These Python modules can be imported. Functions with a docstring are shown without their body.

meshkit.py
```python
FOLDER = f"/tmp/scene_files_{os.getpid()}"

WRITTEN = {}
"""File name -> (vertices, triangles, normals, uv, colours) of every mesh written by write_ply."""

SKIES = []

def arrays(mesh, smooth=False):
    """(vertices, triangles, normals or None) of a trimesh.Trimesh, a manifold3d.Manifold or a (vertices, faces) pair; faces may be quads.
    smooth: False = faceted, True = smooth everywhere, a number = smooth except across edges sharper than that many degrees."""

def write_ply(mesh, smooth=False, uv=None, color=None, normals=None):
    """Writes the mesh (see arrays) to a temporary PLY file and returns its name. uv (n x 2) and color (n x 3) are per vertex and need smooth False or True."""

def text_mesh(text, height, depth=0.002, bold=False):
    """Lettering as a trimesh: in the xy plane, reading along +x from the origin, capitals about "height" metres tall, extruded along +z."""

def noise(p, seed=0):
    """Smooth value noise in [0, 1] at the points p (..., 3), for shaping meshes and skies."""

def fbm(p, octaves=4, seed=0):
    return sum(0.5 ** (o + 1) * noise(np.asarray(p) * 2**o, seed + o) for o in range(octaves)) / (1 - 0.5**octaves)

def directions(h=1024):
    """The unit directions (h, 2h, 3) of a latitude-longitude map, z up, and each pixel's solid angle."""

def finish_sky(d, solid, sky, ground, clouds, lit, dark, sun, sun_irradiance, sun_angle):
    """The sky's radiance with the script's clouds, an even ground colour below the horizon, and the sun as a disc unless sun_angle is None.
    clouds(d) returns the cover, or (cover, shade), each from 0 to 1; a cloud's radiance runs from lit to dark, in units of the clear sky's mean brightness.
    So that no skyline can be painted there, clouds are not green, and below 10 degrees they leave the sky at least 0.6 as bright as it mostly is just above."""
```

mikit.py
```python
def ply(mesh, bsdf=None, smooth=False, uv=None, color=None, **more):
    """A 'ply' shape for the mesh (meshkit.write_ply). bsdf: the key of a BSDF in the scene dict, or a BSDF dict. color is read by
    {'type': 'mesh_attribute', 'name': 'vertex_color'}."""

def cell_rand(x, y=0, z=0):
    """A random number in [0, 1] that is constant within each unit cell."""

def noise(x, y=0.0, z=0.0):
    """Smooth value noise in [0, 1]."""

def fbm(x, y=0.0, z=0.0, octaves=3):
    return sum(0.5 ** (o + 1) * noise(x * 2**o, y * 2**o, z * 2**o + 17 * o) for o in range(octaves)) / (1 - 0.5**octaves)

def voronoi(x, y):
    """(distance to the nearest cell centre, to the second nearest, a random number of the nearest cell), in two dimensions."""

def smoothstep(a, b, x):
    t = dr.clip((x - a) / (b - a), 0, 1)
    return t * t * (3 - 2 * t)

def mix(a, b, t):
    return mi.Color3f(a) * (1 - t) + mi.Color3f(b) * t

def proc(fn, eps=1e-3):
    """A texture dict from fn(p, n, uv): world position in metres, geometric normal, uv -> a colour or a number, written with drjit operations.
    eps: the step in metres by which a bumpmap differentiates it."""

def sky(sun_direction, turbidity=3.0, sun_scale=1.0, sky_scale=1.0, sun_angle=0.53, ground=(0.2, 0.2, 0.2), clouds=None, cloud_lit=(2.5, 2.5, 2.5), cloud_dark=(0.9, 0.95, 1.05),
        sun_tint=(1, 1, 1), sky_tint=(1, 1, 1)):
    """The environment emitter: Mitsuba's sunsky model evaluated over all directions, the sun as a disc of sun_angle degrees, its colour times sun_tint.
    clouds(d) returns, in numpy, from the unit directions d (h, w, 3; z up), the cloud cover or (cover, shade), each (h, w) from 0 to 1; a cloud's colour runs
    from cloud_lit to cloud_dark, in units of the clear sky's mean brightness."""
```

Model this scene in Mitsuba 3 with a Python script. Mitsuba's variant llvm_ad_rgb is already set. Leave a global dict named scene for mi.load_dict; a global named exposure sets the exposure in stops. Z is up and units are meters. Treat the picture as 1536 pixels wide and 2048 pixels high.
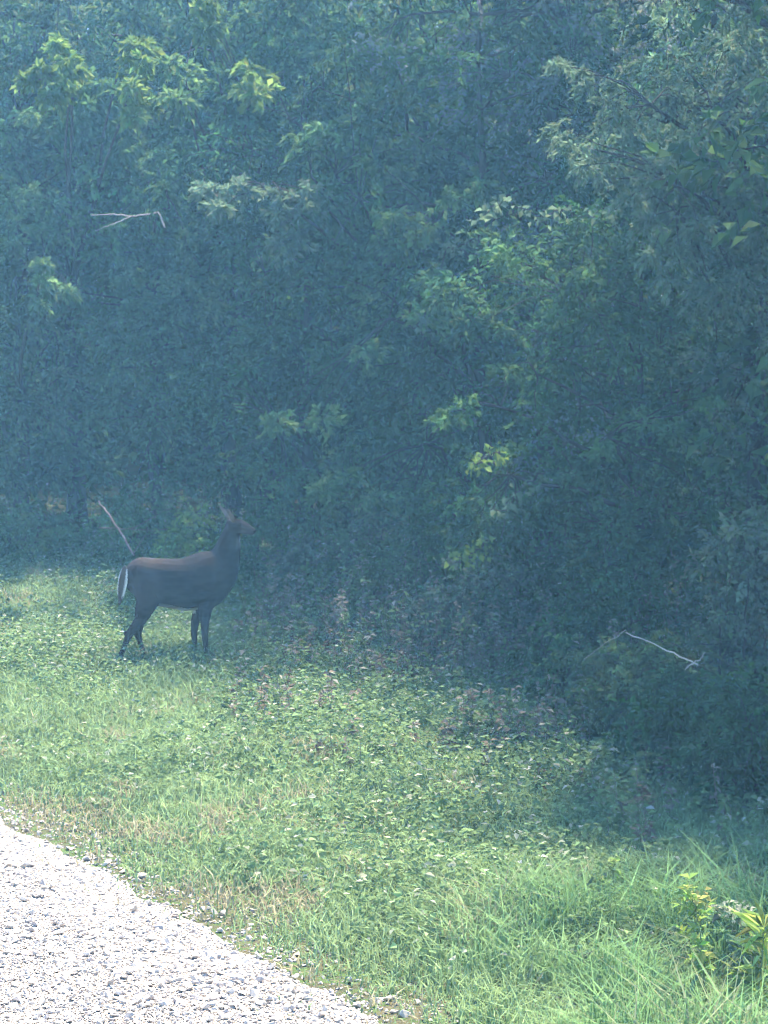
import math
import numpy as np, trimesh, manifold3d as m3
import mitsuba as mi, drjit as dr
import mikit, meshkit
from mikit import proc, noise, fbm, smoothstep, mix, voronoi, cell_rand

T = mi.ScalarTransform4f
scene, labels = {}, {}

# ------------------------------------------------------------------ camera, light, exposure
CAM_H, FPX, HZ = 3.33, 4840.0, 582.0            # height above the road, focal length and horizon row in photograph pixels
PITCH = math.atan((1024 - HZ) / FPX)
scene['camera'] = {'type': 'perspective', 'fov': 2 * math.degrees(math.atan(768 / FPX)), 'fov_axis': 'x',
    'near_clip': 0.1, 'far_clip': 600.0, 'medium': {'type': 'ref', 'id': 'air'},
    'to_world': T().look_at(origin=[0, 0, CAM_H], target=[0, math.cos(PITCH), CAM_H - math.sin(PITCH)], up=[0, 0, 1])}
SUN_AZ, SUN_EL = math.radians(66), math.radians(64)      # azimuth from +x (right) towards +y (into the picture)
SUN = [math.cos(SUN_EL) * math.cos(SUN_AZ), math.cos(SUN_EL) * math.sin(SUN_AZ), math.sin(SUN_EL)]
scene['sky'] = mikit.sky(SUN, turbidity=3, sun_angle=2.0, sun_tint=(0.92, 1.0, 1.04), sky_tint=(0.80, 0.97, 1.14))
scene['air'] = {'type': 'homogeneous', 'albedo': {'type': 'rgb', 'value': [0.84, 0.94, 0.98]},
    'sigma_t': {'type': 'rgb', 'value': [0.0014, 0.0029, 0.0044]}, 'phase': {'type': 'hg', 'g': 0.35}}
exposure = 3.55

# ------------------------------------------------------------------ helpers
def RNG(s): return np.random.default_rng(s)
def unit(v): return v / np.maximum(np.linalg.norm(v, axis=-1, keepdims=True), 1e-9)

def h(x, y):
    """Ground height."""
    x, y = np.asarray(x, float), np.asarray(y, float)
    p = np.stack([x * 0.35, y * 0.35, np.full_like(x, 3.3)], -1)
    q = np.stack([x * 1.6, y * 1.6, np.full_like(x, 8.1)], -1)
    bump = 0.22 * (meshkit.noise(p, 3) - 0.5) + 0.06 * (meshkit.noise(q, 4) - 0.5)
    soft = np.clip((road_d(x, y) + 0.2) / 1.5, 0, 1)
    return bump * soft + np.clip(edge_s(x, y), 0, 40) * 0.03

EDGE = np.array([(-60, 36), (-9, 29.6), (-3.4, 29.0), (-1.3, 25.6), (0.2, 22), (2.0, 18.6), (3.3, 16.6), (6.5, 14.6), (14, 11), (60, -2.0)], float)
def edge_s(x, y):
    """Signed distance to the edge of the wood, positive among the trees."""
    p = np.stack([np.asarray(x, float), np.asarray(y, float)], -1)
    best, sign = np.full(p.shape[:-1], 1e9), np.ones(p.shape[:-1])
    for a, b in zip(EDGE[:-1], EDGE[1:]):
        d = b - a
        t = np.clip(((p - a) @ d) / (d @ d), 0, 1)
        r = p - (a + t[..., None] * d)
        dist = np.linalg.norm(r, axis=-1)
        side = np.where(d[0] * (p[..., 1] - a[1]) - d[1] * (p[..., 0] - a[0]) > 0, 1.0, -1.0)
        near = dist < best
        best, sign = np.where(near, dist, best), np.where(near, side, sign)
    return best * sign

RA, RB = np.array([-2.45, 15.35]), np.array([-0.08, 10.85])     # two points on the road's grassy edge
RU = unit(RB - RA); RN = np.array([-RU[1], RU[0]])
if RN[0] < 0: RN = -RN
def road_d(x, y):
    """Distance beyond the edge of the gravel road (negative on the road)."""
    x, y = np.asarray(x, float), np.asarray(y, float)
    s = (x - RA[0]) * RU[0] + (y - RA[1]) * RU[1]
    d = (x - RA[0]) * RN[0] + (y - RA[1]) * RN[1]
    w = 0.26 * (meshkit.noise(np.stack([s * 0.8, s * 0, s * 0], -1), 11) - 0.5) + 0.10 * (meshkit.noise(np.stack([s * 4.3, s * 0, s * 0], -1), 12) - 0.5)
    return np.where(d > -2.4, d - w, -4.8 - d - w)

def ray(px, py):
    d = np.array([(px - 768) / FPX, 1.0, -(py - 1024) / FPX])
    c, s = math.cos(PITCH), math.sin(PITCH)
    return np.array([d[0], d[1] * c + d[2] * s, -d[1] * s + d[2] * c])
def at(px, py, depth):
    """The point seen at a photograph pixel at a depth."""
    r = ray(px, py)
    return np.array([0, 0, CAM_H]) + r * (depth / r[1])
def on_ground(px, py):
    r = ray(px, py); lo, hi = 2.0, 120.0
    for k in range(50):
        m = (lo + hi) / 2
        p = np.array([0, 0, CAM_H]) + r * m
        if p[2] > h(p[0], p[1]): lo = m
        else: hi = m
    return np.array([0, 0, CAM_H]) + r * lo
def gz(x, y): return float(h(np.array(x), np.array(y)))

def bsdf(key, d): scene[key] = d; return key
def put(key, mesh, material, label=None, category=None, kind=None, group=None, **k):
    scene[key] = mikit.ply(mesh, material, **k)
    e = {n: v for n, v in (('label', label), ('category', category), ('kind', kind), ('group', group)) if v}
    if e: labels[key] = e
    return key
COUNT = {}
def numbered(name):
    n = COUNT.get(name, -1) + 1
    COUNT[name] = n
    return name if n == 0 else f'{name}_{n:03d}'
def thing(name, label, category, group=None):
    key = numbered(name)
    labels[key] = {'label': label, 'category': category, **({'group': group} if group else {})}
    return key

def tube(pts, radii, sides=5, cap=True):
    """(vertices, triangles) of a tapered tube along a polyline."""
    pts, radii = np.asarray(pts, float), np.asarray(radii, float)
    tang = unit(np.gradient(pts, axis=0))
    ref = np.array([0.31, 0.27, 0.91]) if abs(tang[0] @ np.array([0.31, 0.27, 0.91])) < 0.9 else np.array([1.0, 0, 0])
    a = unit(np.cross(tang, ref)); b = np.cross(tang, a)
    ang = np.arange(sides) * 2 * np.pi / sides
    v = pts[:, None] + radii[:, None, None] * (np.cos(ang)[None, :, None] * a[:, None] + np.sin(ang)[None, :, None] * b[:, None])
    n = len(pts); i = np.arange(n - 1)[:, None] * sides + np.arange(sides)[None]
    j = np.arange(n - 1)[:, None] * sides + (np.arange(sides)[None] + 1) % sides
    f = np.vstack([np.stack([i, j, j + sides], -1).reshape(-1, 3), np.stack([i, j + sides, i + sides], -1).reshape(-1, 3)])
    v = v.reshape(-1, 3)
    if cap:
        v = np.vstack([v, pts[-1], pts[0]])
        k = np.arange(sides); e = (n - 1) * sides
        f = np.vstack([f, np.stack([e + k, e + (k + 1) % sides, np.full(sides, len(v) - 2)], -1), np.stack([(k + 1) % sides, k, np.full(sides, len(v) - 1)], -1)])
    return v, f
def joined(parts):
    vs, fs, n = [], [], 0
    for v, f in parts:
        vs.append(v); fs.append(np.asarray(f) + n); n += len(v)
    return np.vstack(vs), np.vstack(fs)
def curve(p0, p1, sag, n, rng, wob=0.0):
    t = np.linspace(0, 1, n)[:, None]
    p = p0 * (1 - t) + p1 * t
    p[:, 2] += (4 * t * (1 - t))[:, 0] * sag
    w = rng.normal(0, wob, p.shape); w[0] = 0; w[-1] = 0
    return p + w

def leaves(rng, pos, dirs, length, width, upness=1.0, spread=0.6, curl=0.25):
    """One folded, pointed leaf (4 vertices, 2 triangles) at each position."""
    n = len(pos)
    nn = unit(np.array([0, 0, upness]) + rng.normal(0, spread, (n, 3)))
    side = unit(np.cross(dirs, nn)); up = np.cross(side, dirs)
    L = (length * rng.uniform(0.65, 1.25, n))[:, None]; W = L * (width * rng.uniform(0.8, 1.2, n))[:, None]
    mid = pos + dirs * L * 0.48
    v = np.stack([pos, mid + side * W + up * W * 0.35, pos + dirs * L - up * L * curl, mid - side * W + up * W * 0.35], 1).reshape(-1, 3)
    b = np.arange(n)[:, None] * 4
    f = np.stack([b + [[0, 1, 2]], b + [[0, 2, 3]]], 1).reshape(-1, 3)
    return v, f

def sprays(rng, centres, radii, tints, leaf, width, twigs, per, droop, spread, flat=0.55):
    """Leaf clumps: twigs radiating from each centre with leaves along them; (mesh, colours, twig tubes)."""
    N = len(centres)
    d = unit(rng.normal(0, 1, (N, twigs, 3)) * np.array([1, 1, flat]) + np.array([0, 0, 0.12]))
    ln = radii[:, None] * rng.uniform(0.55, 1.15, (N, twigs))
    t = rng.uniform(0.15, 1.0, (N, twigs, per))
    p = centres[:, None, None] + d[:, :, None] * (ln[:, :, None] * t)[..., None]
    p[..., 2] -= droop * ln[:, :, None] * t ** 2
    dd = np.repeat(d[:, :, None], per, 2).copy(); dd[..., 2] -= droop * t
    ld = unit(dd + rng.normal(0, 0.55, p.shape)).reshape(-1, 3)
    v, f = leaves(rng, p.reshape(-1, 3), ld, leaf, width, spread=spread)
    c = np.repeat(tints, twigs * per, 0) * np.exp(rng.normal(0, 0.16, (N * twigs * per, 1))) * (1 + rng.normal(0, 0.06, (N * twigs * per, 3)))
    return (v, f), np.clip(np.repeat(c, 4, 0), 0.004, 0.6)

# ------------------------------------------------------------------ materials
def attr(): return {'type': 'mesh_attribute', 'name': 'vertex_color'}
bsdf('leaf_matte', {'type': 'principledthin', 'base_color': attr(), 'roughness': 0.5, 'diff_trans': 1.1, 'spec_trans': 0.0, 'eta': 1.4})
bsdf('blade', {'type': 'principledthin', 'base_color': attr(), 'roughness': 0.45, 'diff_trans': 0.7, 'spec_trans': 0.0, 'eta': 1.4})
def bark_col(p, n, uv):
    k = fbm(p.x * 9, p.y * 9, p.z * 2.5)
    return mix((0.035, 0.03, 0.026), (0.10, 0.09, 0.08), k) 
bsdf('bark', {'type': 'twosided', 'b': {'type': 'principled', 'base_color': proc(bark_col), 'roughness': 0.9, 'specular': 0.2}})
bsdf('dead_wood', {'type': 'twosided', 'b': {'type': 'principled', 'base_color': proc(lambda p, n, uv: mix((0.30, 0.26, 0.21), (0.56, 0.51, 0.44), fbm(p.x * 20, p.y * 20, p.z * 20))), 'roughness': 0.8}})
bsdf('brown_wood', {'type': 'twosided', 'b': {'type': 'principled', 'base_color': proc(lambda p, n, uv: mix((0.09, 0.06, 0.05), (0.30, 0.22, 0.19), fbm(p.x * 14, p.y * 14, p.z * 14))), 'roughness': 0.85}})
def soil_col(p, n, uv):
    k = fbm(p.x * 3, p.y * 3); q = fbm(p.x * 23, p.y * 23)
    return mix(mix((0.055, 0.06, 0.028), (0.10, 0.085, 0.05), k), (0.06, 0.10, 0.03), smoothstep(0.4, 0.7, q))
bsdf('soil', {'type': 'principled', 'base_color': proc(soil_col), 'roughness': 0.95, 'specular': 0.15})
def grit_col(p, n, uv):
    a, b, r = voronoi(p.x * 55, p.y * 55)
    return mix((0.37, 0.32, 0.28), (0.49, 0.44, 0.39), r) * smoothstep(0.02, 0.3, b - a)
bsdf('grit', {'type': 'principled', 'base_color': proc(grit_col), 'roughness': 0.95, 'specular': 0.15})
STONE = []
for k, (a, b) in enumerate((((0.39, 0.345, 0.30), (0.50, 0.45, 0.40)), ((0.43, 0.385, 0.34), (0.54, 0.495, 0.445)), ((0.34, 0.295, 0.27), (0.48, 0.43, 0.40)))):
    STONE.append(bsdf(f'stone_{k}', {'type': 'principled', 'roughness': 0.85, 'specular': 0.25,
        'base_color': proc(lambda p, n, uv, a=a, b=b: mix(a, b, fbm(p.x * 31, p.y * 31, p.z * 31)))}))

# ------------------------------------------------------------------ ground and road
def grid(xs, ys):
    X, Y = np.meshgrid(xs, ys)
    v = np.stack([X, Y, h(X, Y)], -1).reshape(-1, 3)
    nx = len(xs); i = (np.arange(len(ys) - 1)[:, None] * nx + np.arange(nx - 1)[None]).reshape(-1, 1)
    return v, np.hstack([np.vstack([i, i]) * 0, np.vstack([np.hstack([i, i + 1]), np.hstack([i, i + nx + 1])]), np.vstack([i + nx + 1, i + nx])])[:, 1:]
xs = np.concatenate([np.linspace(-120, -13, 24), np.arange(-12, 12.01, 0.2), np.linspace(13, 120, 24)])
ys = np.concatenate([np.linspace(-120, -1, 24), np.arange(0, 36.01, 0.2), np.linspace(37, 120, 24)])
put('ground', grid(xs, ys), 'soil', kind='structure', smooth=True, label='bare brown soil under the meadow and the wood')

# the gravel bed follows the ragged edge line
S = np.arange(-70, 70, 0.08)
rows = []
for s in S:
    e = RA + RU * s
    w0 = 0.26 * (float(meshkit.noise(np.array([s * 0.8, 0, 0]), 11)) - 0.5) + 0.10 * (float(meshkit.noise(np.array([s * 4.3, 0, 0]), 12)) - 0.5)
    rows.append([np.append(e + RN * (w0 - 0.02), 0.006), np.append(e + RN * -1.2, 0.03), np.append(e + RN * -2.4, 0.04), np.append(e + RN * -3.6, 0.03), np.append(e + RN * (-4.8 - w0 + 0.02), 0.006)])
rv = np.array(rows); n5 = 5
rv[:, 0, 2] += h(rv[:, 0, 0], rv[:, 0, 1]); rv[:, 4, 2] += h(rv[:, 4, 0], rv[:, 4, 1])
ii = (np.arange(len(S) - 1)[:, None] * n5 + np.arange(4)[None]).reshape(-1)
rf = np.vstack([np.stack([ii, ii + 1, ii + 6], -1), np.stack([ii, ii + 6, ii + 5], -1)])
rvv = rv.reshape(-1, 3)
if np.cross(rvv[rf[0, 1]] - rvv[rf[0, 0]], rvv[rf[0, 2]] - rvv[rf[0, 0]])[2] < 0: rf = rf[:, ::-1]
put('gravel_road', (rvv, rf), 'grit', kind='structure', smooth=True, label='pale crushed limestone road crossing the lower left corner')

def stone_shapes(k, rng):
    out = []
    for i in range(k):
        p = unit(rng.normal(0, 1, (9, 3))) * rng.uniform(0.8, 1.05, (9, 1)) * np.array([1, rng.uniform(0.6, 0.9), rng.uniform(0.42, 0.62)])
        hull = trimesh.convex.convex_hull(p)
        out.append((np.array(hull.vertices), np.array(hull.faces)))
    return out
rng = RNG(5)
SHAPES = stone_shapes(12, rng)
def road_z(x, y):
    d = np.clip(-road_d(x, y), 0, 2.4)
    return 0.006 + 0.028 * np.clip(d / 1.2, 0, 1)
n = 170000
s = rng.uniform(-6.5, 6.5, n); d = -rng.uniform(-0.5, 4.9, n)
xy = RA + RU * s[:, None] + RN * d[:, None]
rd = road_d(xy[:, 0], xy[:, 1])
def patchy0(q): return meshkit.fbm(np.stack([q[:, 0] * 3, q[:, 1] * 3, q[:, 0] * 0], -1), 3, 88)
keep = rng.uniform(0, 1, n) < np.where(rd < 0, np.clip(0.45 - rd * 3, 0, 1), np.clip(0.42 - rd * 0.85, 0, 1) * np.clip(patchy0(xy) * 3 - 0.7, 0.1, 1.3))
keep &= (xy[:, 1] > 8.5) & (rng.uniform(0, 1, n) < np.where(np.abs(xy[:, 0]) < 4.2, 1, 0.5))
xy = xy[keep]; n = len(xy)
size = np.exp(rng.normal(math.log(0.0118), 0.45, n)).clip(0.006, 0.036)
tint = rng.integers(0, 3, n); sh = rng.integers(0, 12, n)
ang = rng.uniform(0, 2 * np.pi, n); tilt = rng.normal(0, 0.22, (n, 2))
z = np.where(road_d(xy[:, 0], xy[:, 1]) < 0, road_z(xy[:, 0], xy[:, 1]), h(xy[:, 0], xy[:, 1]) + 0.004) + size * rng.uniform(-0.15, 0.28, n)
ca, sa = np.cos(ang), np.sin(ang)
R = np.zeros((n, 3, 3))
R[:, 0, 0], R[:, 0, 1], R[:, 1, 0], R[:, 1, 1], R[:, 2, 2] = ca, -sa, sa, ca, 1
tl = np.zeros((n, 3, 3)); tl[:] = np.eye(3); tl[:, 0, 2] = tilt[:, 0]; tl[:, 2, 0] = -tilt[:, 0]; tl[:, 1, 2] = tilt[:, 1]; tl[:, 2, 1] = -tilt[:, 1]
R = np.einsum('nij,njk->nik', tl, R) * size[:, None, None]
inview = (np.abs(xy[:, 0] / np.maximum(xy[:, 1], 1)) < 0.152) & (xy[:, 1] > 10.9)
show = np.where(inview, size / xy[:, 1], 0)
big = np.argsort(-show)[:300]
isbig = np.zeros(n, bool); isbig[big] = True
PLYS = [[mikit.ply(m, STONE[t]) for t in range(3)] for m in SHAPES]
for q in big:
    m = np.eye(4); m[:3, :3] = R[q]; m[:3, 3] = [xy[q, 0], xy[q, 1], z[q] + 0.004]
    key = numbered('gravel_road__stone')
    scene[key] = {**PLYS[sh[q]][tint[q]], 'to_world': T(m)}
for t in range(3):
    parts = []; off = 0
    for k in range(12):
        m = (tint == t) & (sh == k) & ~isbig
        v0, f0 = SHAPES[k]
        v = np.einsum('nij,kj->nki', R[m], v0) + np.concatenate([xy[m], z[m, None]], 1)[:, None]
        parts.append((v.reshape(-1, 3), (f0[None] + (np.arange(m.sum()) * len(v0))[:, None, None]).reshape(-1, 3)))
    key = numbered('gravel_road__gravel')
    put(key, joined(parts), STONE[t], kind='stuff')

# ------------------------------------------------------------------ meadow
rng = RNG(21)
def meadow_points(rng, n, dens):
    """Points of the open ground, dense where the photograph looks and thinner around; dens(depth) relative."""
    y = rng.uniform(8.0, 33, n); x = rng.uniform(-9, 9, n)
    u = np.abs(x / y)
    p = np.where(u < 0.19, 1.0, np.where(u < 0.3, 0.3, 0.10)) * dens(y)
    rd, es = road_d(x, y), edge_s(x, y)
    p = p * np.clip(0.12 + rd * 1.6, 0.05, 1) * (rd > -0.05 - 0.45 * np.clip((patchy(x, y, 2.6, 36) - 0.45) * 4, 0, 1)) * np.clip(1 - (es - 0.8) / 1.8, 0, 1)
    k = rng.uniform(0, 1, n) < p
    return x[k], y[k]
def blades(rng, x, y, hgt, wid, lean, bend):
    n = len(x)
    a = rng.uniform(0, 2 * np.pi, n); dirs = np.stack([np.cos(a), np.sin(a), a * 0], -1)
    side = np.stack([-np.sin(a), np.cos(a), a * 0], -1) * (wid * rng.uniform(0.6, 1.3, n))[:, None]
    b = np.stack([x, y, h(x, y) - 0.005], -1); H = hgt[:, None]; up = np.array([0, 0, 1.0])
    ln = (lean * rng.uniform(0, 1, n))[:, None]; bd = (bend * rng.uniform(0.2, 1, n))[:, None]
    m = b + H * (0.55 * up + 0.55 * ln * dirs); t = b + H * (up * (1 - 0.4 * bd) + dirs * (ln + bd))
    v = np.stack([b - side, b + side, m - side * 0.8, m + side * 0.8, t], 1).reshape(-1, 3)
    k = np.arange(n)[:, None] * 5
    f = np.stack([k + [[0, 1, 3]], k + [[0, 3, 2]], k + [[2, 3, 4]]], 1).reshape(-1, 3)
    return v, f
def patchy(x, y, s, seed): return meshkit.fbm(np.stack([x * s, y * s, x * 0 + seed], -1), 3, seed)
x, y = meadow_points(rng, 1500000, lambda y: np.clip(1.15 - y / 30, 0.28, 0.7))
g = patchy(x, y, 0.9, 31); rd = road_d(x, y)
hg = (0.05 + 0.135 * rng.uniform(0, 1, len(x)) ** 1.6) * (0.6 + 0.9 * g) * np.clip(0.45 + rd * 0.7, 0.4, 1.05)
col = np.array([0.255, 0.35, 0.165]) * np.exp(rng.normal(0, 0.22, (len(x), 1))) * (0.75 + 0.55 * patchy(x, y, 2.2, 32))[:, None]
dry = np.clip((patchy(x, y, 2.0, 33) - 0.5) * 3 + np.clip(0.8 - rd * 0.9, 0, 0.8), 0, 1) * rng.uniform(0, 1, len(x)) * np.where((x > 0.2) & (y < 14), 0.55, 1) > 0.3
col[dry] = np.array([0.42, 0.37, 0.24]) * np.exp(rng.normal(0, 0.2, (dry.sum(), 1)))
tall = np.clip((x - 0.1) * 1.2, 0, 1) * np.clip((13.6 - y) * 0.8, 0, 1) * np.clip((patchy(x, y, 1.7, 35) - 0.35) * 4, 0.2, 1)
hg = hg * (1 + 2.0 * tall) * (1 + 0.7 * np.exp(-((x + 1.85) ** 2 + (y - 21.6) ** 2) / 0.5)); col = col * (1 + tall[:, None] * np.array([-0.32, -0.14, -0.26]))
put('meadow_grass', blades(rng, x, y, hg, 0.0035 + 0.00010 * y, 0.6, 0.8), 'blade', 'short green meadow grass between the gravel road and the wood', 'grass', 'stuff', color=np.repeat(col, 5, 0).clip(0.01, 0.6))

# broad-leaved weeds through the grass
x, y = meadow_points(rng, 330000, lambda y: np.clip(0.15 + y / 22, 0.2, 0.9))
w = patchy(x, y, 0.55, 41); k = rng.uniform(0, 1, len(x)) < np.clip((w - 0.30) * 3.2, 0.06, 1) * np.clip((road_d(x, y) - 0.4) * 0.7, 0, 1)
x, y = x[k], y[k]; n = len(x)
stem = rng.uniform(0.03, 0.27, n) * (0.55 + 0.9 * patchy(x, y, 0.7, 42))
per = 4
px = np.repeat(x, per) + rng.normal(0, 0.02, n * per); py = np.repeat(y, per) + rng.normal(0, 0.02, n * per)
pz = h(px, py) + np.repeat(stem, per) * rng.uniform(0.45, 1, n * per)
a = rng.uniform(0, 2 * np.pi, n * per)
ld = unit(np.stack([np.cos(a), np.sin(a), rng.normal(0.1, 0.35, n * per)], -1))
mesh = leaves(rng, np.stack([px, py, pz], -1), ld, 0.050, 0.30, spread=0.55)
col = np.array([0.20, 0.29, 0.135]) * np.exp(rng.normal(0, 0.25, (n * per, 1)))
pale = rng.uniform(0, 1, n * per) < 0.07
col[pale] = np.array([0.50, 0.52, 0.40]) * np.exp(rng.normal(0, 0.2, (pale.sum(), 1)))
put('meadow_weeds', mesh, 'leaf_matte', 'low broad-leaved weeds growing through the meadow grass', 'weeds', 'stuff', color=np.repeat(col, 4, 0).clip(0.01, 0.6))

# ------------------------------------------------------------------ trees and shrubs
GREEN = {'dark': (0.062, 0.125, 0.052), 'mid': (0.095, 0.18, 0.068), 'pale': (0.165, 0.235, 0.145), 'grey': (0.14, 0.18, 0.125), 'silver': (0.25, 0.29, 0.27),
         'fresh': (0.17, 0.26, 0.07), 'olive': (0.115, 0.165, 0.07), 'lime': (0.30, 0.42, 0.12), 'soft': (0.13, 0.22, 0.085)}
def crown_points(rng, n, c, r, seed, gap=0.42, shell=2.4):
    out = []
    while len(out) < n:
        d = unit(rng.normal(0, 1, (n * 3, 3))); u = rng.uniform(0, 1, (n * 3, 1)) ** (1 / shell)
        p = c + d * u * r * (0.8 + 0.45 * meshkit.noise(d * 2.1 + seed * 3.7, seed)[:, None])
        p = p[meshkit.noise(p * 0.9, seed + 50) > gap]
        out = np.vstack([out, p]) if len(out) else p
    return out[:n]
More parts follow.
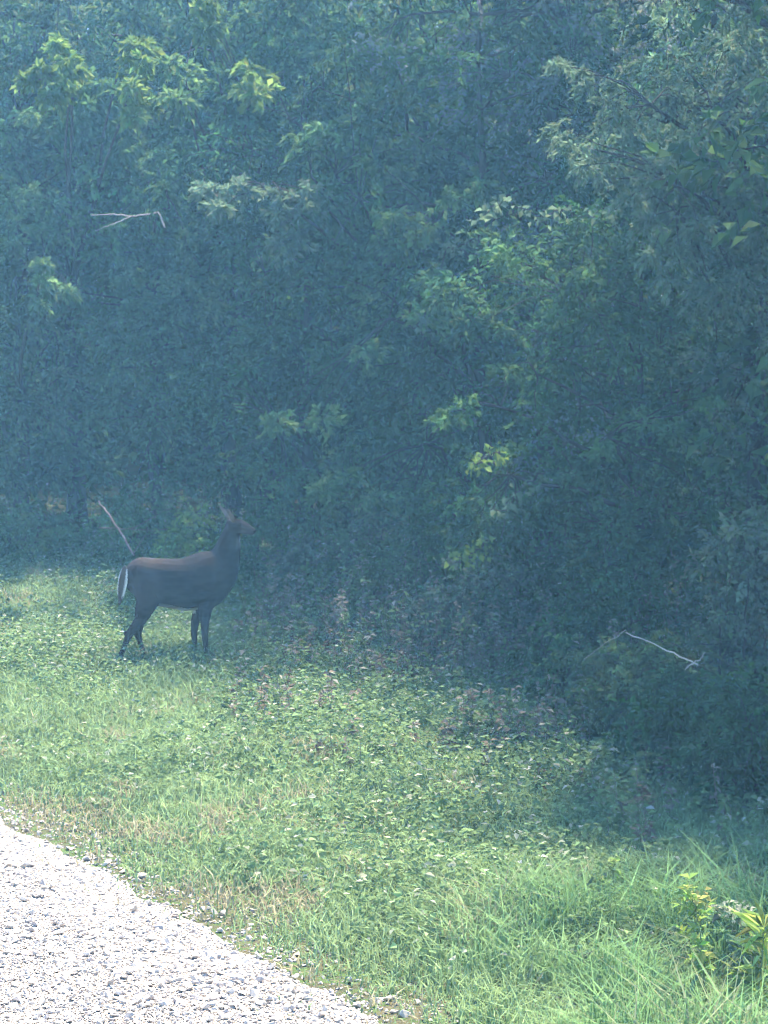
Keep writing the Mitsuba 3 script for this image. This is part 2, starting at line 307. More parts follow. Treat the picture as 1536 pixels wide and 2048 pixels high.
def woody(name, label, category, x, y, H, z0, r, hue, n=110, clump=0.42, leaf=0.085, width=0.3, twigs=9, per=12, droop=0.35, seed=1, trunk_r=None,
          stems=1, extra=(), group=None, gap=0.48, lean=(0, 0), spread=0.6, shape=1.0, centre=None, shoots=True):
    """A tree or shrub: trunk with limbs and twigs, and a crown of leaf sprays. extra: (point, radius, hue) sprays that reach out of the crown."""
    rng = RNG(seed * 101 + 7)
    key = thing(name, label, category, group)
    b = np.array([x, y, gz(x, y)])
    c = b + [lean[0], lean[1], (z0 + H) / 2] if centre is None else np.array(centre)
    rad = np.array([r, r, (H - z0) / 2])
    C = crown_points(rng, n, c, rad, seed, gap)
    C = C[C[:, 2] > b[2] + 0.12]
    if shape != 1.0:
        f = 1 - (1 - shape) * np.clip((C[:, 2] - c[2]) / rad[2] * 0.5 + 0.5, 0, 1)
        C[:, :2] = c[:2] + (C[:, :2] - c[:2]) * f[:, None]
    base = np.array(GREEN[hue])
    tint = base * np.exp(rng.normal(0, 0.2, (len(C), 1))) * (1 + rng.normal(0, 0.07, (len(C), 3)))
    R = clump * rng.uniform(0.7, 1.3, len(C))
    for p, pr, hu in extra:
        ax = np.array([b[0], b[1], p[2] - 0.3])
        for u in (0.5,):
            C = np.vstack([C, ax + (p - ax) * u + rng.normal(0, 0.15, 3)]); R = np.append(R, clump * rng.uniform(0.5, 0.8))
            tint = np.vstack([tint, base * np.exp(rng.normal(0, 0.2))])
        C = np.vstack([C, p]); R = np.append(R, pr)
        tint = np.vstack([tint, np.array(GREEN[hu]) * np.exp(rng.normal(0, 0.15))])
    if stems == 1 and shoots:        # leafy shoots along the stem
        m = n // 5
        q = np.stack([rng.normal(0, 0.35, m), rng.normal(-0.3, 0.3, m), rng.uniform(0.05, 0.62, m) * H], -1) + b
        C = np.vstack([C, q]); R = np.append(R, clump * rng.uniform(0.6, 1.0, m)); tint = np.vstack([tint, base * np.exp(rng.normal(0, 0.2, (m, 1)))])
    tr = trunk_r or 0.009 * H + 0.02
    wood = []
    top = c + [0, 0, rad[2] * 0.55]
    roots = []
    for k in range(stems):
        o = np.append(rng.normal(0, 0.12, 2), 0) if stems > 1 else np.zeros(3)
        tp = top + (np.append(rng.normal(0, r * 0.45, 2), rng.uniform(-0.5, 0) * rad[2]) if stems > 1 else 0)
        t = np.linspace(0, 1, 12)[:, None]
        P = (b + o - [0, 0, 0.1]) * (1 - t) + tp * t + np.where((t > 0) & (t < 1), 1, 0) * rng.normal(0, 0.02 * H / 4, (12, 3)) * [1, 1, 0]
        rr = tr * (1 - 0.82 * t[:, 0]) * (1 + 0.5 * np.exp(-t[:, 0] * 18)) / (1 if stems == 1 else 1.4)
        wood.append(tube(P, rr, 8)); roots.append((P, rr))
    L = max(4, len(C) // 9)
    hubs = C[rng.choice(len(C), L, replace=False)] * 0.8 + c * 0.2
    who = np.argmin(((C[:, None] - hubs[None]) ** 2).sum(-1), 1)
    for k in range(L):
        P, rr = roots[k % stems]
        i = int(np.clip(np.searchsorted(P[:, 2], hubs[k, 2] - 0.55 * np.linalg.norm(hubs[k, :2] - c[:2])), 2, 10))
        lr = min(rr[i] * 0.6, 0.03, 0.010 + 0.012 * np.linalg.norm(hubs[k] - P[i]))
        wood.append(tube(curve(P[i], hubs[k], 0.1, 5, rng, 0.04), np.linspace(lr, lr * 0.45, 5), 5, False))
        for q in np.flatnonzero(who == k):
            if np.linalg.norm(C[q] - hubs[k]) > 0.05:
                wood.append(tube(curve(hubs[k], C[q], 0.06, 4, rng, 0.02), np.linspace(min(lr * 0.45, 0.009), 0.003, 4), 3, False))
    put(key + '__trunk', joined(wood), 'bark', smooth=True)
    m, col = sprays(rng, C, R, tint, leaf, width, twigs, per, droop, spread)
    put(key + '__crown', m, 'leaf_matte', color=col)
    return key

def clumps(pts, depth, r, hue, rng=RNG(77), k=2):
    return [(at(px + rng.normal(0, 9 if i else 3), py + rng.normal(0, 9 if i else 3), depth + rng.normal(0, 0.3)), r * rng.uniform(0.55, 1.15), hue) for px, py in pts for i in range(k)]
def along(pts, n, w=12, rng=RNG(78)):
    P = np.array(pts, float); t = np.linspace(0, len(P) - 1, n); i = np.arange(len(P))
    return [(np.interp(a, i, P[:, 0]) + rng.normal(0, w), np.interp(a, i, P[:, 1]) + rng.normal(0, w)) for a in t]
# back row
def X(px, depth): return (px - 768) / FPX * depth
woody('tree', 'tall blue-green tree at the upper left with yellow-green sprigs', 'tree', X(150, 33.5), 33.5, 10, 0.9, 2.2, 'mid', 230, seed=1, leaf=0.10,
      extra=clumps([(110, 90), (135, 110), (100, 150), (140, 165), (125, 180), (105, 190), (150, 140), (60, 160)], 26.8, 0.17, 'fresh') + clumps([(270, 90), (290, 100), (262, 130), (270, 165), (255, 170), (285, 140), (262, 235), (275, 215)], 26.8, 0.15, 'fresh'))
woody('tree', 'tall dim tree standing left of centre behind the bright sprig', 'tree', X(470, 32.8), 32.8, 10.5, 0.5, 2.2, 'dark', 240, seed=2, leaf=0.10,
      extra=clumps([(500, 140), (520, 150), (490, 175), (510, 190), (525, 170), (400, 20), (430, 35), (410, 60)], 26.3, 0.15, 'fresh') + clumps([(340, 120), (380, 160), (360, 200), (620, 60), (660, 90), (600, 130)], 27.6, 0.3, 'soft'))
woody('tree', 'mid-green tree with feathery branches at the upper centre', 'tree', X(840, 28.4), 28.4, 10, 0.4, 2.2, 'mid', 250, seed=3, leaf=0.085,
      extra=clumps([(420, 380), (450, 380), (480, 370), (510, 385), (430, 410), (560, 390), (600, 400), (570, 430), (620, 380), (590, 480), (560, 500)], 24.8, 0.2, 'pale') + clumps([(600, 290), (640, 270), (680, 300), (720, 280), (760, 300), (800, 285), (840, 300), (870, 330), (820, 340), (700, 130), (740, 115), (780, 120), (800, 500), (790, 560), (760, 600)], 25.4, 0.26, 'soft'))
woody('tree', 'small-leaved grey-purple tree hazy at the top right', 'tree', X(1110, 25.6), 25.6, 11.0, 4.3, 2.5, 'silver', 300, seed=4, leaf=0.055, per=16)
woody('tree', 'pale feathery tree with drooping slanting boughs at the right edge', 'tree', X(1530, 20.6), 20.6, 9.5, 1.0, 1.5, 'pale', 200, seed=5, leaf=0.055, width=0.2, clump=0.36, droop=0.7, per=18,
      extra=clumps(along([(1120, 128), (1190, 170), (1250, 250), (1290, 330), (1340, 420)], 16), 19.2, 0.17, 'pale', k=1) + clumps(along([(1110, 265), (1160, 290), (1200, 335), (1260, 390), (1300, 450), (1340, 540)], 16), 18.9, 0.17, 'pale', k=1)
      + clumps(along([(1330, 320), (1420, 330), (1500, 350), (1400, 420), (1480, 450), (1380, 500), (1450, 540), (1390, 580)], 22, 22), 19.0, 0.26, 'pale', k=1))
woody('tree', 'dark tree filling the middle of the wood edge', 'tree', X(960, 25.2), 25.2, 8.0, 0.3, 1.8, 'dark', 220, seed=6, leaf=0.08,
      extra=clumps([(780, 430), (850, 450), (900, 400), (960, 380), (740, 700), (860, 560), (880, 600), (850, 640), (640, 830), (560, 850), (700, 960), (640, 980), (760, 1000)], 23.2, 0.24, 'soft'))
woody('tree', 'broad dark olive tree right of centre above the fallen stick', 'tree', X(1290, 20.3), 20.6, 4.7, 0.3, 1.6, 'dark', 190, seed=7, leaf=0.06,
      extra=clumps([(1020, 520), (1080, 540), (1140, 560), (1010, 740), (930, 800), (900, 820), (1300, 840), (1350, 860), (1260, 850), (1200, 900), (1420, 800)], 19.2, 0.17, 'mid'))
woody('tree', 'slim dark tree behind the deer with foliage to the ground', 'tree', X(610, 28.0), 28.0, 7.2, 0.3, 1.5, 'dark', 200, seed=8, leaf=0.08)
woody('tree', 'dull green tree at the left edge above the dark hollow', 'tree', X(40, 32.6), 32.6, 8.5, 1.3, 1.6, 'olive', 170, seed=9, leaf=0.085,
      extra=clumps([(85, 530), (95, 560), (110, 590), (130, 580), (80, 600)], 28.6, 0.13, 'soft') + clumps([(20, 400), (60, 390), (100, 410), (40, 440), (90, 460), (20, 480), (0, 360), (10, 250), (50, 240)], 30.4, 0.3, 'soft'))
woody('tree', 'leafy tree left of centre over the dead forked twig', 'tree', X(310, 31.6), 31.6, 6.6, 0.7, 1.3, 'mid', 150, seed=10, leaf=0.08,
      extra=clumps([(300, 330), (340, 350), (280, 290), (330, 320), (380, 500), (350, 560), (300, 600), (260, 560), (420, 620)], 30.0, 0.24, 'soft'))
# understory along the edge
S_ = [('dark low thicket nearest the camera at the right edge', 1520, 14.9, 0.85, 0.45, 'dark'), ('dark low thicket second from the right edge in the shaded meadow', 1400, 15.9, 0.8, 0.5, 'dark'), ('dark olive thicket in the shade left of the low bush with pale leaf tips', 1320, 17.0, 0.85, 0.5, 'olive'), ('dark low thicket in the shade at the lower centre right', 1150, 18.9, 0.8, 0.5, 'dark'), ('low grey-green scrub in front of the dark low bush right of the centre', 900, 21.2, 0.75, 0.45, 'grey'),
      ('thin brushy grey bush first from the deer at the meadow edge', 660, 24.2, 0.95, 0.5, 'grey'), ('low brushy olive bush at the meadow edge left of the picture middle', 800, 22.5, 0.9, 0.5, 'olive'), ('scrubby grey-green bush at the meadow edge below the hanging vine', 990, 20.8, 1.1, 0.5, 'grey'), ('scrubby dark bush below the fallen stick at the lower right', 1230, 18.4, 0.8, 0.5, 'olive'),
      ('low leafy bush behind the neck of the deer', 395, 25.0, 1.12, 0.36, 'fresh'), ('round dark bush to the right of the deer', 600, 25.6, 1.5, 0.7, 'mid'),
      ('twiggy brown-green bush in the centre at the meadow edge', 720, 23.6, 1.3, 0.7, 'olive'), ('dark low bush right of the centre', 900, 22.3, 1.5, 0.8, 'dark'),
      ('tall dark bush under the hanging vine', 1100, 21.0, 2.0, 0.8, 'dark'), ('grey-green bush at the right edge over the hollow', 1500, 17.6, 1.9, 0.55, 'grey'),
      ('low bush in the lower right with pale leaf tips', 1490, 16.3, 0.8, 0.5, 'mid'), ('rough dark bush above the fallen stick', 1270, 19.0, 1.6, 0.65, 'dark'),
      ('low tangled bush behind the tail of the deer', 270, 28.2, 0.9, 0.6, 'mid'), ('small bush at the far left meadow edge', 60, 29.0, 0.8, 0.6, 'mid')]
for k, (lab, px, dep, H, r, hue) in enumerate(S_):
    woody('bush', lab, 'bush', X(px, dep), dep, H, 0.0, r, hue, int(50 + 60 * r), clump=0.24, leaf=0.055, twigs=8, per=10, seed=40 + k, stems=4, trunk_r=0.03, gap=0.3)

# the wood beyond, one mass
rng = RNG(90)
bp = []
for k in range(1600):
    x, y = rng.uniform(-24, 26), rng.uniform(8, 70)
    s = float(edge_s(x, y))
    if s < (3.2 if 0 < x < 3.4 else 1.6 if x > 0 else 4.3) or any((x - a) ** 2 + (y - b) ** 2 < (1.7 if x < 0 else 2.6) for a, b in bp): continue
    if abs(x / y) > 0.26 and s > 7: continue
    bp.append((x, y))
cs, rs, tn, wood = [], [], [], []
for k, (x, y) in enumerate(bp):
    H = rng.uniform(9, 13); r = rng.uniform(1.6, 2.5); b = np.array([x, y, gz(x, y)])
    c = crown_points(rng, 75, b + [0, 0, H * 0.52], np.array([r, r, H * 0.48]), 200 + k, 0.30, 1.8)
    cs.append(c); rs.append(rng.uniform(0.45, 0.85, 75))
    tn.append(np.array(GREEN[('dark', 'mid', 'olive')[k % 3]]) * np.exp(rng.normal(0, 0.2, (75, 1))) * np.ones((1, 3)))
    wood.append(tube(curve(b - [0, 0, 0.1], b + [rng.normal(0, 0.3), rng.normal(0, 0.3), H * 0.8], 0, 7, rng, 0.05), np.linspace(rng.uniform(0.09, 0.17), 0.02, 7), 7))
    if abs(x / y) < 0.3:
        c = b + np.stack([rng.normal(0, 0.9, 22), rng.normal(0, 0.9, 22), rng.uniform(0.1, 1.9, 22)], -1)
        cs.append(c); rs.append(rng.uniform(0.35, 0.7, 22)); tn.append(np.array(GREEN['dark']) * np.exp(rng.normal(0, 0.2, (22, 1))))
m, col = sprays(rng, np.vstack(cs), np.concatenate(rs), np.vstack(tn), 0.16, 0.32, 6, 9, 0.35, 0.6)
put('woods__crown', m, 'leaf_matte', color=col)
cs, rs, tn = [], [], []
for x, y, r in ((3.9, 18.4, 1.6), (5.0, 17.4, 1.7), (4.3, 16.9, 1.3)):       # tall trees just past the right of the picture, bare below
    b = np.array([x, y, gz(x, y)])
    cs.append(crown_points(rng, 90, b + [0, 0, 8.2], np.array([r, r, 2.6]), 700 + int(x * 10), 0.3, 2.0)); rs.append(rng.uniform(0.45, 0.8, 90)); tn.append(np.array(GREEN['mid']) * np.exp(rng.normal(0, 0.2, (90, 1))))
    wood.append(tube(curve(b - [0, 0, 0.1], b + [0.1, 0.1, 8.8], 0, 7, rng, 0.05), np.linspace(0.13, 0.03, 7), 7))
m, col = sprays(rng, np.vstack(cs), np.concatenate(rs), np.vstack(tn), 0.085, 0.32, 9, 16, 0.35, 0.6)
put('woods__crown_001', m, 'leaf_matte', color=col); put('woods__trunk', joined(wood), 'bark', smooth=True)
labels['woods'] = {'label': 'deep shaded woodland behind the trees of the edge', 'category': 'woods', 'kind': 'stuff'}

# leafy undergrowth on the floor of the wood
x = rng.uniform(-12, 12, 60000); y = rng.uniform(10, 40, 60000); s = edge_s(x, y)
k = (s > 0.3) & (s < 8) & (np.abs(x / y) < 0.26) & (rng.uniform(0, 1, 60000) < np.clip(1.1 - s / 9, 0.1, 1)) & (patchy(x, y, 0.8, 61) > 0.42)
x, y = x[k], y[k]; n = len(x)
pz = h(x, y) + rng.uniform(0.03, 0.75, n) * np.clip(patchy(x, y, 0.8, 61) * 2 - 0.7, 0.1, 1)
a = rng.uniform(0, 2 * np.pi, n)
mesh = leaves(rng, np.stack([x, y, pz], -1), unit(np.stack([np.cos(a), np.sin(a), rng.normal(0, 0.35, n)], -1)), 0.10, 0.33, spread=0.5)
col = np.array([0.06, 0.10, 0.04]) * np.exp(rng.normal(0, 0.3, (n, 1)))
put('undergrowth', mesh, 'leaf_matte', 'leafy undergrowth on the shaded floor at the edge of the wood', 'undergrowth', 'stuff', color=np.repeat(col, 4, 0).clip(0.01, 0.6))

# ------------------------------------------------------------------ deer
def hull_chain(chain):
    out = []
    for a, b in zip(chain[:-1], chain[1:]):
        sp = []
        for (p, r) in (a, b):
            r = np.atleast_1d(r); r3 = np.array([r[0], r[0] if len(r) == 1 else r[1], r[0]])
            sp.append(m3.Manifold.sphere(1.0, 20).scale(r3.tolist()).translate(list(map(float, p))))
        out.append(m3.Manifold.batch_hull(sp))
    return out
def body(parts, edge=0.011, it=22):
    M = m3.Manifold.batch_boolean(parts, m3.OpType.Add).refine_to_length(edge)
    m = M.to_mesh()
    t = trimesh.Trimesh(m.vert_properties[:, :3], m.tri_verts)
    trimesh.smoothing.filter_taubin(t, 0.5, 0.51, it)
    return t
def v3(x, y, z): return (x, y, z)
torso = [((-.39, 0, .785), (.168, .135)), ((-.22, 0, .735), (.203, .150)), ((.0, 0, .710), (.222, .175)), ((.18, 0, .745), (.245, .175)), ((.30, 0, .81), (.185, .130)),
         ((.365, .0, .93), (.138, .09)), ((.40, 0, 1.04), (.108, .07)), ((.425, -.005, 1.14), (.078, .056))]
head = [((.435, -.01, 1.195), (.070, .058)), ((.50, -.03, 1.195), (.060, .050)), ((.560, -.062, 1.176), (.044, .038)), ((.598, -.082, 1.163), (.032, .030))]
parts = hull_chain(torso) + hull_chain([torso[-1], head[0]]) + hull_chain(head)
for s in (1, -1):
    near = s < 0
    hk, ft, hf = (((-.525, .07 * s, .31), (-.615, .07 * s, .11), (-.655, .07 * s, .035)) if near else ((-.43, .075 * s, .30), (-.375, .07 * s, .11), (-.350, .07 * s, .035)))
    parts += hull_chain([((-.38, .06 * s, .77), (.135, .075)), ((-.345, .085 * s, .60), (.095, .055)), ((-.40, .08 * s, .46), (.055, .038)), (hk, .036), (((hk[0] * 2 + ft[0]) / 3, ft[1], .24), .025), (ft, .022), (hf, .019)])
    parts += hull_chain([(hk, .036), ((hk[0] - .025, hk[1], hk[2] + .015), .022)])
    kn, fl, hf2 = (((.165, .07 * s, .29), (.18, .07 * s, .11), (.195, .07 * s, .035)) if near else ((.085, .075 * s, .29), (.10, .07 * s, .11), (.115, .07 * s, .035)))
    parts += hull_chain([((.24, .075 * s, .72), (.12, .06)), ((.165, .085 * s, .53), (.072, .045)), ((kn[0] * .8 + .033, kn[1], .40), .041), (kn, .030), (((kn[0] + fl[0]) / 2, fl[1], .2), .022), (fl, .022), (hf2, .018)])
deer = body(parts)
DP = on_ground(372, 1335); YAW = math.radians(12)
DEER = T().translate([float(DP[0]), float(DP[1]), float(DP[2]) - 0.01]).rotate([0, 0, 1], math.degrees(YAW)).scale([0.98, 1.04, 1.06])
V = np.array(deer.vertices)
coat = np.tile(np.array([0.034, 0.021, 0.022]), (len(V), 1))
def blend(w, c):
    global coat
    w = np.clip(w, 0, 1)[:, None]; coat = coat * (1 - w) + np.array(c) * w
fz = meshkit.fbm(V * [16, 16, 34], 3, 5)
coat *= (0.55 + 0.9 * fz)[:, None]
blend((V[:, 2] - .88) * 5 * (V[:, 0] < .3), (0.045, 0.034, 0.029))                       # darker along the back
blend(((.575 - V[:, 2]) * 12) * (V[:, 2] > .46) * (np.abs(V[:, 1]) < .09) * (V[:, 0] > -.3) * (V[:, 0] < .1), (0.30, 0.26, 0.22))   # pale belly
blend(((-.535 - V[:, 0]) * 40) * (V[:, 2] > .52) * (V[:, 2] < .90), (0.62, 0.58, 0.54))      # white rump
blend(np.clip(1.2 - np.linalg.norm((V - [-.36, -.09, .70]) / [.14, .2, .2], axis=1), 0, .55), (0.070, 0.048, 0.047))   # paler haunch
blend(np.clip(1.1 - np.linalg.norm((V - [.30, -.1, .78]) / [.10, .2, .2], axis=1), 0, .35), (0.055, 0.04, 0.039))
blend((V[:, 2] < .45) * 0.5 * np.ones(len(V)), (0.055, 0.042, 0.035))
blend(((V[:, 0] - .45) * 22) * np.clip((1.125 - V[:, 2]) * 20, 0, 1) * np.clip((V[:, 2] - .98) * 10, 0, 1) * (0.3 + 0.9 * fz), (0.30, 0.27, 0.25))   # throat patch
blend((V[:, 0] > .50) * (V[:, 2] > 1.03) * 0.55 * np.ones(len(V)), (0.085, 0.066, 0.06))
bsdf('coat', {'type': 'bumpmap', 'arbitrary': proc(lambda p, n, uv: fbm(p.x * 60, p.y * 60, p.z * 110), 2e-3), 'scale': 0.010, 'b': {'type': 'principled', 'base_color': attr(), 'roughness': 0.85, 'specular': 0.2, 'sheen': 0.3}})
bsdf('horn', {'type': 'principled', 'base_color': {'type': 'rgb', 'value': [0.02, 0.018, 0.016]}, 'roughness': 0.45})
bsdf('eye', {'type': 'principled', 'base_color': {'type': 'rgb', 'value': [0.01, 0.008, 0.006]}, 'roughness': 0.1, 'clearcoat': 1.0})
labels['deer'] = {'label': 'dark brown deer standing in the meadow before the trees, facing right', 'category': 'deer'}
put('deer__body', deer, 'coat', color=coat.clip(0.01, 0.8), smooth=True, to_world=DEER)
def leafsolid(n, length, width, thick, bowl=0.0):
    """A long pointed pad (ear, tail) along +x, with a rounded section."""
    t = np.linspace(0, 1, n); w = width * np.sin(np.pi * t ** 0.75) ** 0.8 + 0.004; a = np.arange(12) * np.pi / 6
    v = np.stack([np.repeat(t * length, 12), (w[:, None] * np.cos(a)).ravel(), (thick * (0.3 + 0.7 * np.sin(np.pi * t))[:, None] * np.sin(a)).ravel() + bowl * ((w[:, None] * np.cos(a)) ** 2 / width).ravel()], -1)
    i = (np.arange(n - 1)[:, None] * 12 + np.arange(12)).ravel(); j = (np.arange(n - 1)[:, None] * 12 + (np.arange(12) + 1) % 12).ravel()
    f = np.vstack([np.stack([i, j, j + 12], -1), np.stack([i, j + 12, i + 12], -1)])
    return v, f
def frame(o, fwd, up):
    f = unit(np.array(fwd, float)); s = unit(np.cross(np.array(up, float), f)); u = np.cross(f, s)
    m = np.eye(4); m[:3, 0], m[:3, 1], m[:3, 2], m[:3, 3] = f, s, u, o
    return DEER @ T(m)
v, f = leafsolid(14, .17, .042, .012, 0.5)
for o, d in (((.415, .045, 1.235), (-.45, .55, .75)), ((.425, -.06, 1.235), (-.30, -.62, .75))):
    key = numbered('deer__ear')
    put(key, (v, f), 'coat', color=np.tile([0.16, 0.13, 0.115], (len(v), 1)), smooth=True, to_world=frame(o, d, (0.8, d[1] * -0.2, .3)))
v, f = leafsolid(16, .34, .056, .016)
tc = np.where((np.abs(v[:, 1:2]) > .030) | (v[:, 2:3] < -.004), [[0.66, 0.62, 0.58]], [[0.07, 0.05, 0.04]])
put('deer__tail', (v, f), 'coat', color=tc, smooth=True, to_world=frame((-.548, -.02, .89), (-.16, -.03, -.95), (-.75, -.62, .1)))
nose = trimesh.creation.icosphere(2, 1.0); nose.vertices *= [.018, .022, .017]
put('deer__nose', nose, 'horn', smooth=True, to_world=DEER @ T().translate([.618, -.090, 1.166]))
eye = trimesh.creation.icosphere(2, .013)
for p in ((.502, .018, 1.215), (.49, -.078, 1.215)):
    put(numbered('deer__eye'), eye, 'eye', smooth=True, to_world=DEER @ T().translate(list(p)))
for p in ((-.658, -.07), (-.350, .07), (.20, -.07), (.12, .07)):
    hs = m3.Manifold.batch_hull([m3.Manifold.sphere(.016, 10).translate([-.012, 0, .05]), m3.Manifold.sphere(.010, 10).translate([.045, .012, .01]), m3.Manifold.sphere(.010, 10).translate([.045, -.012, .01]), m3.Manifold.sphere(.018, 10).translate([-.02, 0, .014])])
    put(numbered('deer__hoof'), hs, 'horn', smooth=40, to_world=DEER @ T().translate([p[0], p[1], 0.0]))

# ------------------------------------------------------------------ dead sticks, vines and tall weeds
rng = RNG(120)
def stick(name, label, cat, polys, group=None, mat='dead_wood'):
    key = thing(name, label, cat, group)
    for i, (pts, r0, r1) in enumerate(polys):
        P = np.array(pts); t = np.linspace(0, 1, len(P)); tt = np.linspace(0, 1, 4 * len(P))
        Q = np.stack([np.interp(tt, t, P[:, k]) for k in range(3)], -1) + rng.normal(0, 0.004, (len(tt), 3))
        put(key + ('__stem' if i == 0 else numbered(key + '__twig')[0:0] + '__' + numbered(key + '/twig').split('/')[1]), tube(Q, np.linspace(r0, r1, len(tt)), 6), mat, smooth=True)
    return key
def line(pts, d0, d1): return [at(px, py, d0 + (d1 - d0) * i / max(len(pts) - 1, 1)) for i, (px, py) in enumerate(pts)]
stick('dead_branch', 'bare pale forked twig hanging at the upper left', 'branch', [(line([(330, 455), (318, 425), (262, 433), (225, 428), (182, 430)], 27.9, 28.1), .012, .005), (line([(262, 433), (225, 448), (190, 462)], 27.95, 28.0), .007, .003)])
stick('dead_branch', 'long pale dead stick leaning at the lower right', 'branch', [(line([(1395, 1330), (1330, 1298), (1250, 1263)], 15.5, 16.4), .006, .004), (line([(1372, 1338), (1400, 1318), (1412, 1305)], 15.5, 15.4), .005, .003), (line([(1250, 1263), (1210, 1285), (1170, 1318)], 16.4, 16.7), .003, .002)])
stick('dead_branch', 'reddish slanting stick above the rump of the deer', 'branch', [(line([(268, 1112), (245, 1070), (222, 1035), (197, 1003)], 25.6, 26.2), .012, .011), (line([(268, 1105), (280, 1085), (290, 1072)], 25.6, 25.5), .007, .004)], mat='brown_wood')
stick('dead_branch', 'thin level twigs crossing behind the rump of the deer', 'branch', [(line([(200, 1056), (262, 1058), (340, 1016)], 26.5, 26.4), .005, .003), (line([(262, 1058), (310, 1062), (360, 1053)], 26.4, 26.3), .004, .003)], mat='brown_wood')

def vine(label, pts, depth, hue, n):
    key = thing('hanging_vine', label, 'vine')
    P = np.array(line(pts, depth, depth - 0.2)); t = np.linspace(0, 1, len(P)); tt = np.linspace(0, 1, 24)
    Q = np.stack([np.interp(tt, t, P[:, k]) for k in range(3)], -1) + rng.normal(0, 0.012, (24, 3))
    put(key + '__stem', tube(Q, np.linspace(0.009, 0.004, 24), 5), 'bark', smooth=True)
    pos = Q[rng.integers(0, 24, n)] + rng.normal(0, 0.04, (n, 3))
    m = leaves(rng, pos, unit(rng.normal(0, 1, (n, 3)) + [0, 0, -0.5]), 0.07, 0.36, spread=0.6)
    c = np.array(GREEN[hue]) * np.exp(rng.normal(0, 0.2, (n, 1)))
    put(key + '__foliage', m, 'leaf_matte', color=np.repeat(c, 4, 0).clip(0.01, 0.6))
vine('pale looping vine hanging in the middle right of the wood', [(1085, 950), (1050, 965), (1030, 995), (1010, 1025), (980, 1020)], 19.6, 'pale', 60)
vine('short vine with bright leaf tips low in the centre', [(985, 1075), (960, 1095), (935, 1115), (910, 1125)], 19.8, 'fresh', 55)
vine('little bright leaf spray just right of the picture centre', [(1000, 905), (970, 915), (945, 935)], 19.8, 'fresh', 55)
vine('bright vine leaves trailing at the upper right of centre', [(950, 480), (920, 490), (890, 500), (880, 560), (850, 640), (830, 645)], 23.0, 'pale', 110)
vine('pale vine along the bough in the upper right', [(1230, 450), (1150, 420), (1080, 430), (1000, 400), (950, 440)], 19.5, 'pale', 110)

# tall stalks where the meadow meets the wood
x = rng.uniform(-7, 6, 40000); y = rng.uniform(11, 31, 40000); sd = edge_s(x, y)
k = (np.abs(x / y) < 0.22) & (sd > -3.4) & (sd < 1.2) & (rng.uniform(0, 1, 40000) < np.where(x > -1.3, 0.6 * np.clip(1 + sd / 3.2, 0.1, 1), 0.35 * np.clip(1.0 + sd / 0.9, 0, 1))) & (patchy(x, y, 1.1, 71) > 0.45)
x, y = x[k], y[k]; n = len(x); H = rng.uniform(0.22, 0.95, n) * np.clip(1.0 + edge_s(x, y) * 0.25, 0.5, 1.1)
lean = rng.normal(0, 0.16, (n, 2)); parts = []
for i in range(n):
    b = np.array([x[i], y[i], gz(x[i], y[i]) - 0.01]); parts.append(tube(curve(b, b + np.array([lean[i, 0] * H[i], lean[i, 1] * H[i], H[i]]), 0, 4, rng, 0.012), np.linspace(.0035, .0015, 4), 3, False))
put('tall_weeds__stem', joined(parts), 'brown_wood')
per = 15; t = rng.uniform(0.25, 1, (n, per)); a = rng.uniform(0, 2 * np.pi, (n, per))
pos = np.stack([x[:, None] + lean[:, :1] * H[:, None] * t, y[:, None] + lean[:, 1:] * H[:, None] * t, h(x, y)[:, None] + H[:, None] * t], -1).reshape(-1, 3)
m = leaves(rng, pos, unit(np.stack([np.cos(a), np.sin(a), rng.normal(0.15, 0.4, a.shape)], -1).reshape(-1, 3)), 0.06, 0.26, spread=0.5)
c = np.repeat(np.where(rng.uniform(0, 1, (n, 1)) < np.where(x > -1.3, 0.5, 0.08)[:, None], [[0.24, 0.20, 0.16]], [[0.15, 0.22, 0.10]]) * np.exp(rng.normal(0, 0.3, (n, 1))), per, 0); c[rng.uniform(0, 1, len(c)) < 0.08] = (0.42, 0.40, 0.34)
put('tall_weeds__foliage', m, 'leaf_matte', color=np.repeat(c, 4, 0).clip(0.01, 0.6))
labels['tall_weeds'] = {'label': 'ragged tall weeds where the meadow runs into the wood', 'category': 'weeds', 'kind': 'stuff'}

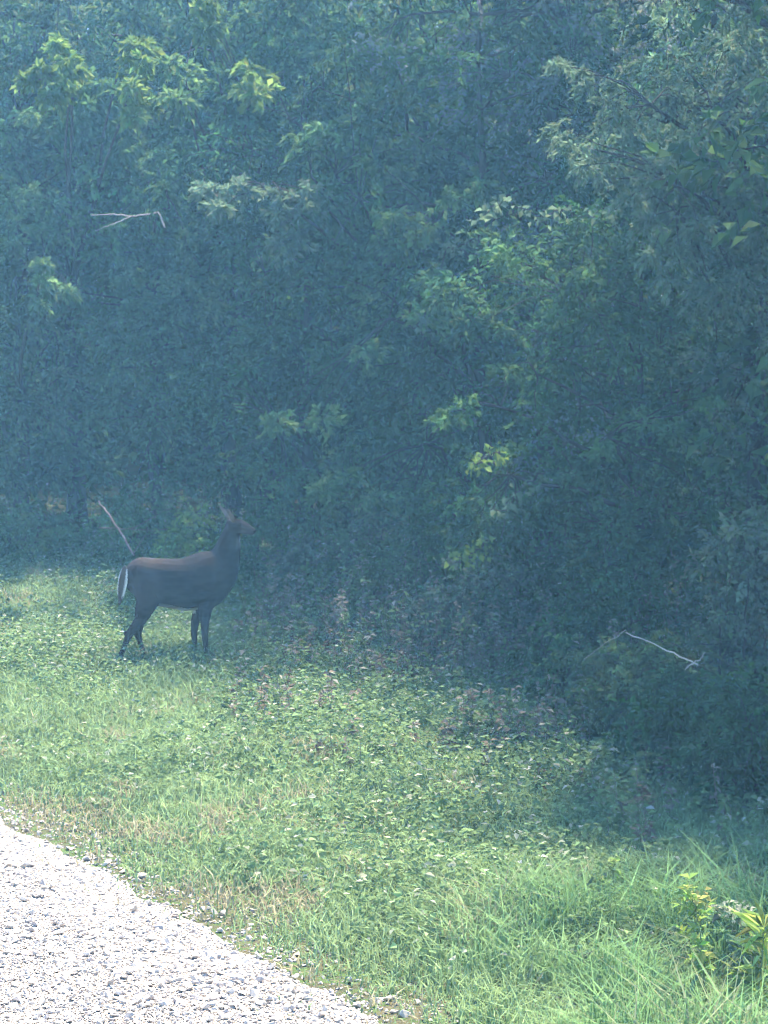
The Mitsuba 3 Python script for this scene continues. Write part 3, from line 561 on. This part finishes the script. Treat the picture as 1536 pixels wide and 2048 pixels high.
# single tall plants in the near grass at the lower right
def plant(name, label, cat, px, py, H, hue, nleaf, ll, lw, lean=(0, 0), head=None, blade=False, group=None):
    key = thing(name, label, cat, group)
    g = on_ground(px, py); b = np.array([g[0], g[1], gz(g[0], g[1]) - 0.01])
    top = b + np.array([lean[0], lean[1], H])
    P = curve(b, top, 0, 8, rng, 0.006); P[:, 2] += np.sin(np.linspace(0, np.pi, 8)) * 0.25 * np.hypot(*lean)
    stems, where, dirs = [tube(P, np.linspace(.006, .0025, 8), 6)], [], []
    for q in range(0 if blade else 9):                    # side shoots
        u = rng.uniform(1.5, 6.8); o = np.array([np.interp(u, np.arange(8), P[:, w]) for w in range(3)]); a = rng.uniform(0, 2 * np.pi)
        tip = o + np.array([math.cos(a), math.sin(a), rng.uniform(0.4, 1.2)]) * H * rng.uniform(0.12, 0.28)
        Q = curve(o, tip, 0.01, 5, rng, 0.004); stems.append(tube(Q, np.linspace(.0028, .0012, 5), 4)); where.append(Q)
    put(key + '__stem', joined(stems), 'stalk', smooth=True)
    where = np.vstack(where + [P[2:]]) if where else P[1:]
    a = rng.uniform(0, 2 * np.pi, nleaf); Pl = where[rng.integers(0, len(where), nleaf)] + rng.normal(0, 0.008, (nleaf, 3))
    d = unit(np.stack([np.cos(a), np.sin(a), rng.uniform(-0.5, 1.6 if blade else 1.1, nleaf)], -1))
    m = leaves(rng, Pl + rng.normal(0, 0.004, (nleaf, 3)), d, ll, lw, spread=0.75, curl=0.3)
    c = np.array(GREEN[hue]) * np.exp(rng.normal(0, 0.33, (nleaf, 1))) * (1 + rng.normal(0, 0.1, (nleaf, 3)))
    put(key + '__foliage', m, 'leaf_matte', color=np.repeat(c, 4, 0).clip(0.01, 0.6))
    if head:
        n = head[0]; q = P[-1] + rng.normal(0, 1, (n, 3)) * np.array(head[1])
        m = leaves(rng, q, unit(rng.normal(0, 1, (n, 3)) + [0, 0, 0.6]), head[2], 0.42, spread=0.5)
        c = np.array(head[3]) * np.exp(rng.normal(0, 0.12, (n, 1)))
        put(key + '__flower_head', m, 'leaf_matte', kind='stuff', color=np.repeat(c, 4, 0).clip(0.01, 0.8))
bsdf('stalk', {'type': 'principled', 'base_color': {'type': 'rgb', 'value': [0.17, 0.22, 0.09]}, 'roughness': 0.6})
plant('tall_plant', 'yellow-green leafy plant with a yellowed tip in the near grass', 'plant', 1420, 2030, 0.56, 'lime', 160, 0.06, 0.22, (-0.07, 0.02), (12, (.02, .02, .02), .035, (0.46, 0.42, 0.16)))
plant('tall_plant', 'plant with a cream-white flower cluster in the near grass at the right', 'plant', 1475, 1990, 0.42, 'pale', 90, 0.07, 0.24, (-0.03, 0.02), (60, (.05, .04, .02), .028, (0.50, 0.50, 0.38)))
plant('tall_plant', 'broad yellow-green weed reaching the right edge of the picture', 'plant', 1512, 2050, 0.46, 'lime', 80, 0.19, 0.045, (0.03, 0.02), None, True)
plant('tall_plant', 'pale stemmed plant leaning at the lower right corner', 'plant', 1540, 2040, 0.36, 'pale', 26, 0.13, 0.10, (-0.10, 0.03), None, True)
plant('tall_plant', 'thin upright stalk in the near grass below the shade of the trees', 'plant', 1228, 1850, 0.34, 'fresh', 22, 0.05, 0.25, (-0.01, 0.0), (8, (.012, .012, .03), .03, (0.36, 0.42, 0.16)))
BENT = ['long pale bowed stalk lying left of the yellow-green plant', 'bowed stalk rising at the edge of the tree shade beside the thin upright stalk', 'low bowed stalk at the bottom edge, left of all other stalks',
        'bowed stalk at the foot of the yellow-green plant', 'short bowed stalk in the middle of the near grass', 'bowed stalk bending right, farthest left in the near grass below the shade', 'tall bowed stalk bending right just before the yellow-green plant']
for k, (px, py, ln, hgt) in enumerate(((1285, 1985, -0.34, 0.13), (1245, 1850, -0.19, 0.21), (1120, 2020, -0.22, 0.12), (1430, 2045, -0.20, 0.12), (1190, 1905, -0.12, 0.20), (1080, 1880, 0.12, 0.20), (1320, 1940, 0.10, 0.22))):
    plant('bent_stalk', BENT[k], 'stalk', px, py, hgt, 'pale', 10, 0.12, 0.045, (ln, 0.03), None, True, 'bowed stalks in the near meadow grass')

# ------------------------------------------------------------------ air
scene['haze'] = {'type': 'cube', 'to_world': T().translate([0, 0, 7.0]).scale([125, 125, 9.5]), 'bsdf': {'type': 'null'}, 'interior': {'type': 'ref', 'id': 'air'}}
labels['haze'] = {'label': 'bright bluish haze in the air of the whole clearing', 'category': 'haze', 'kind': 'stuff'}
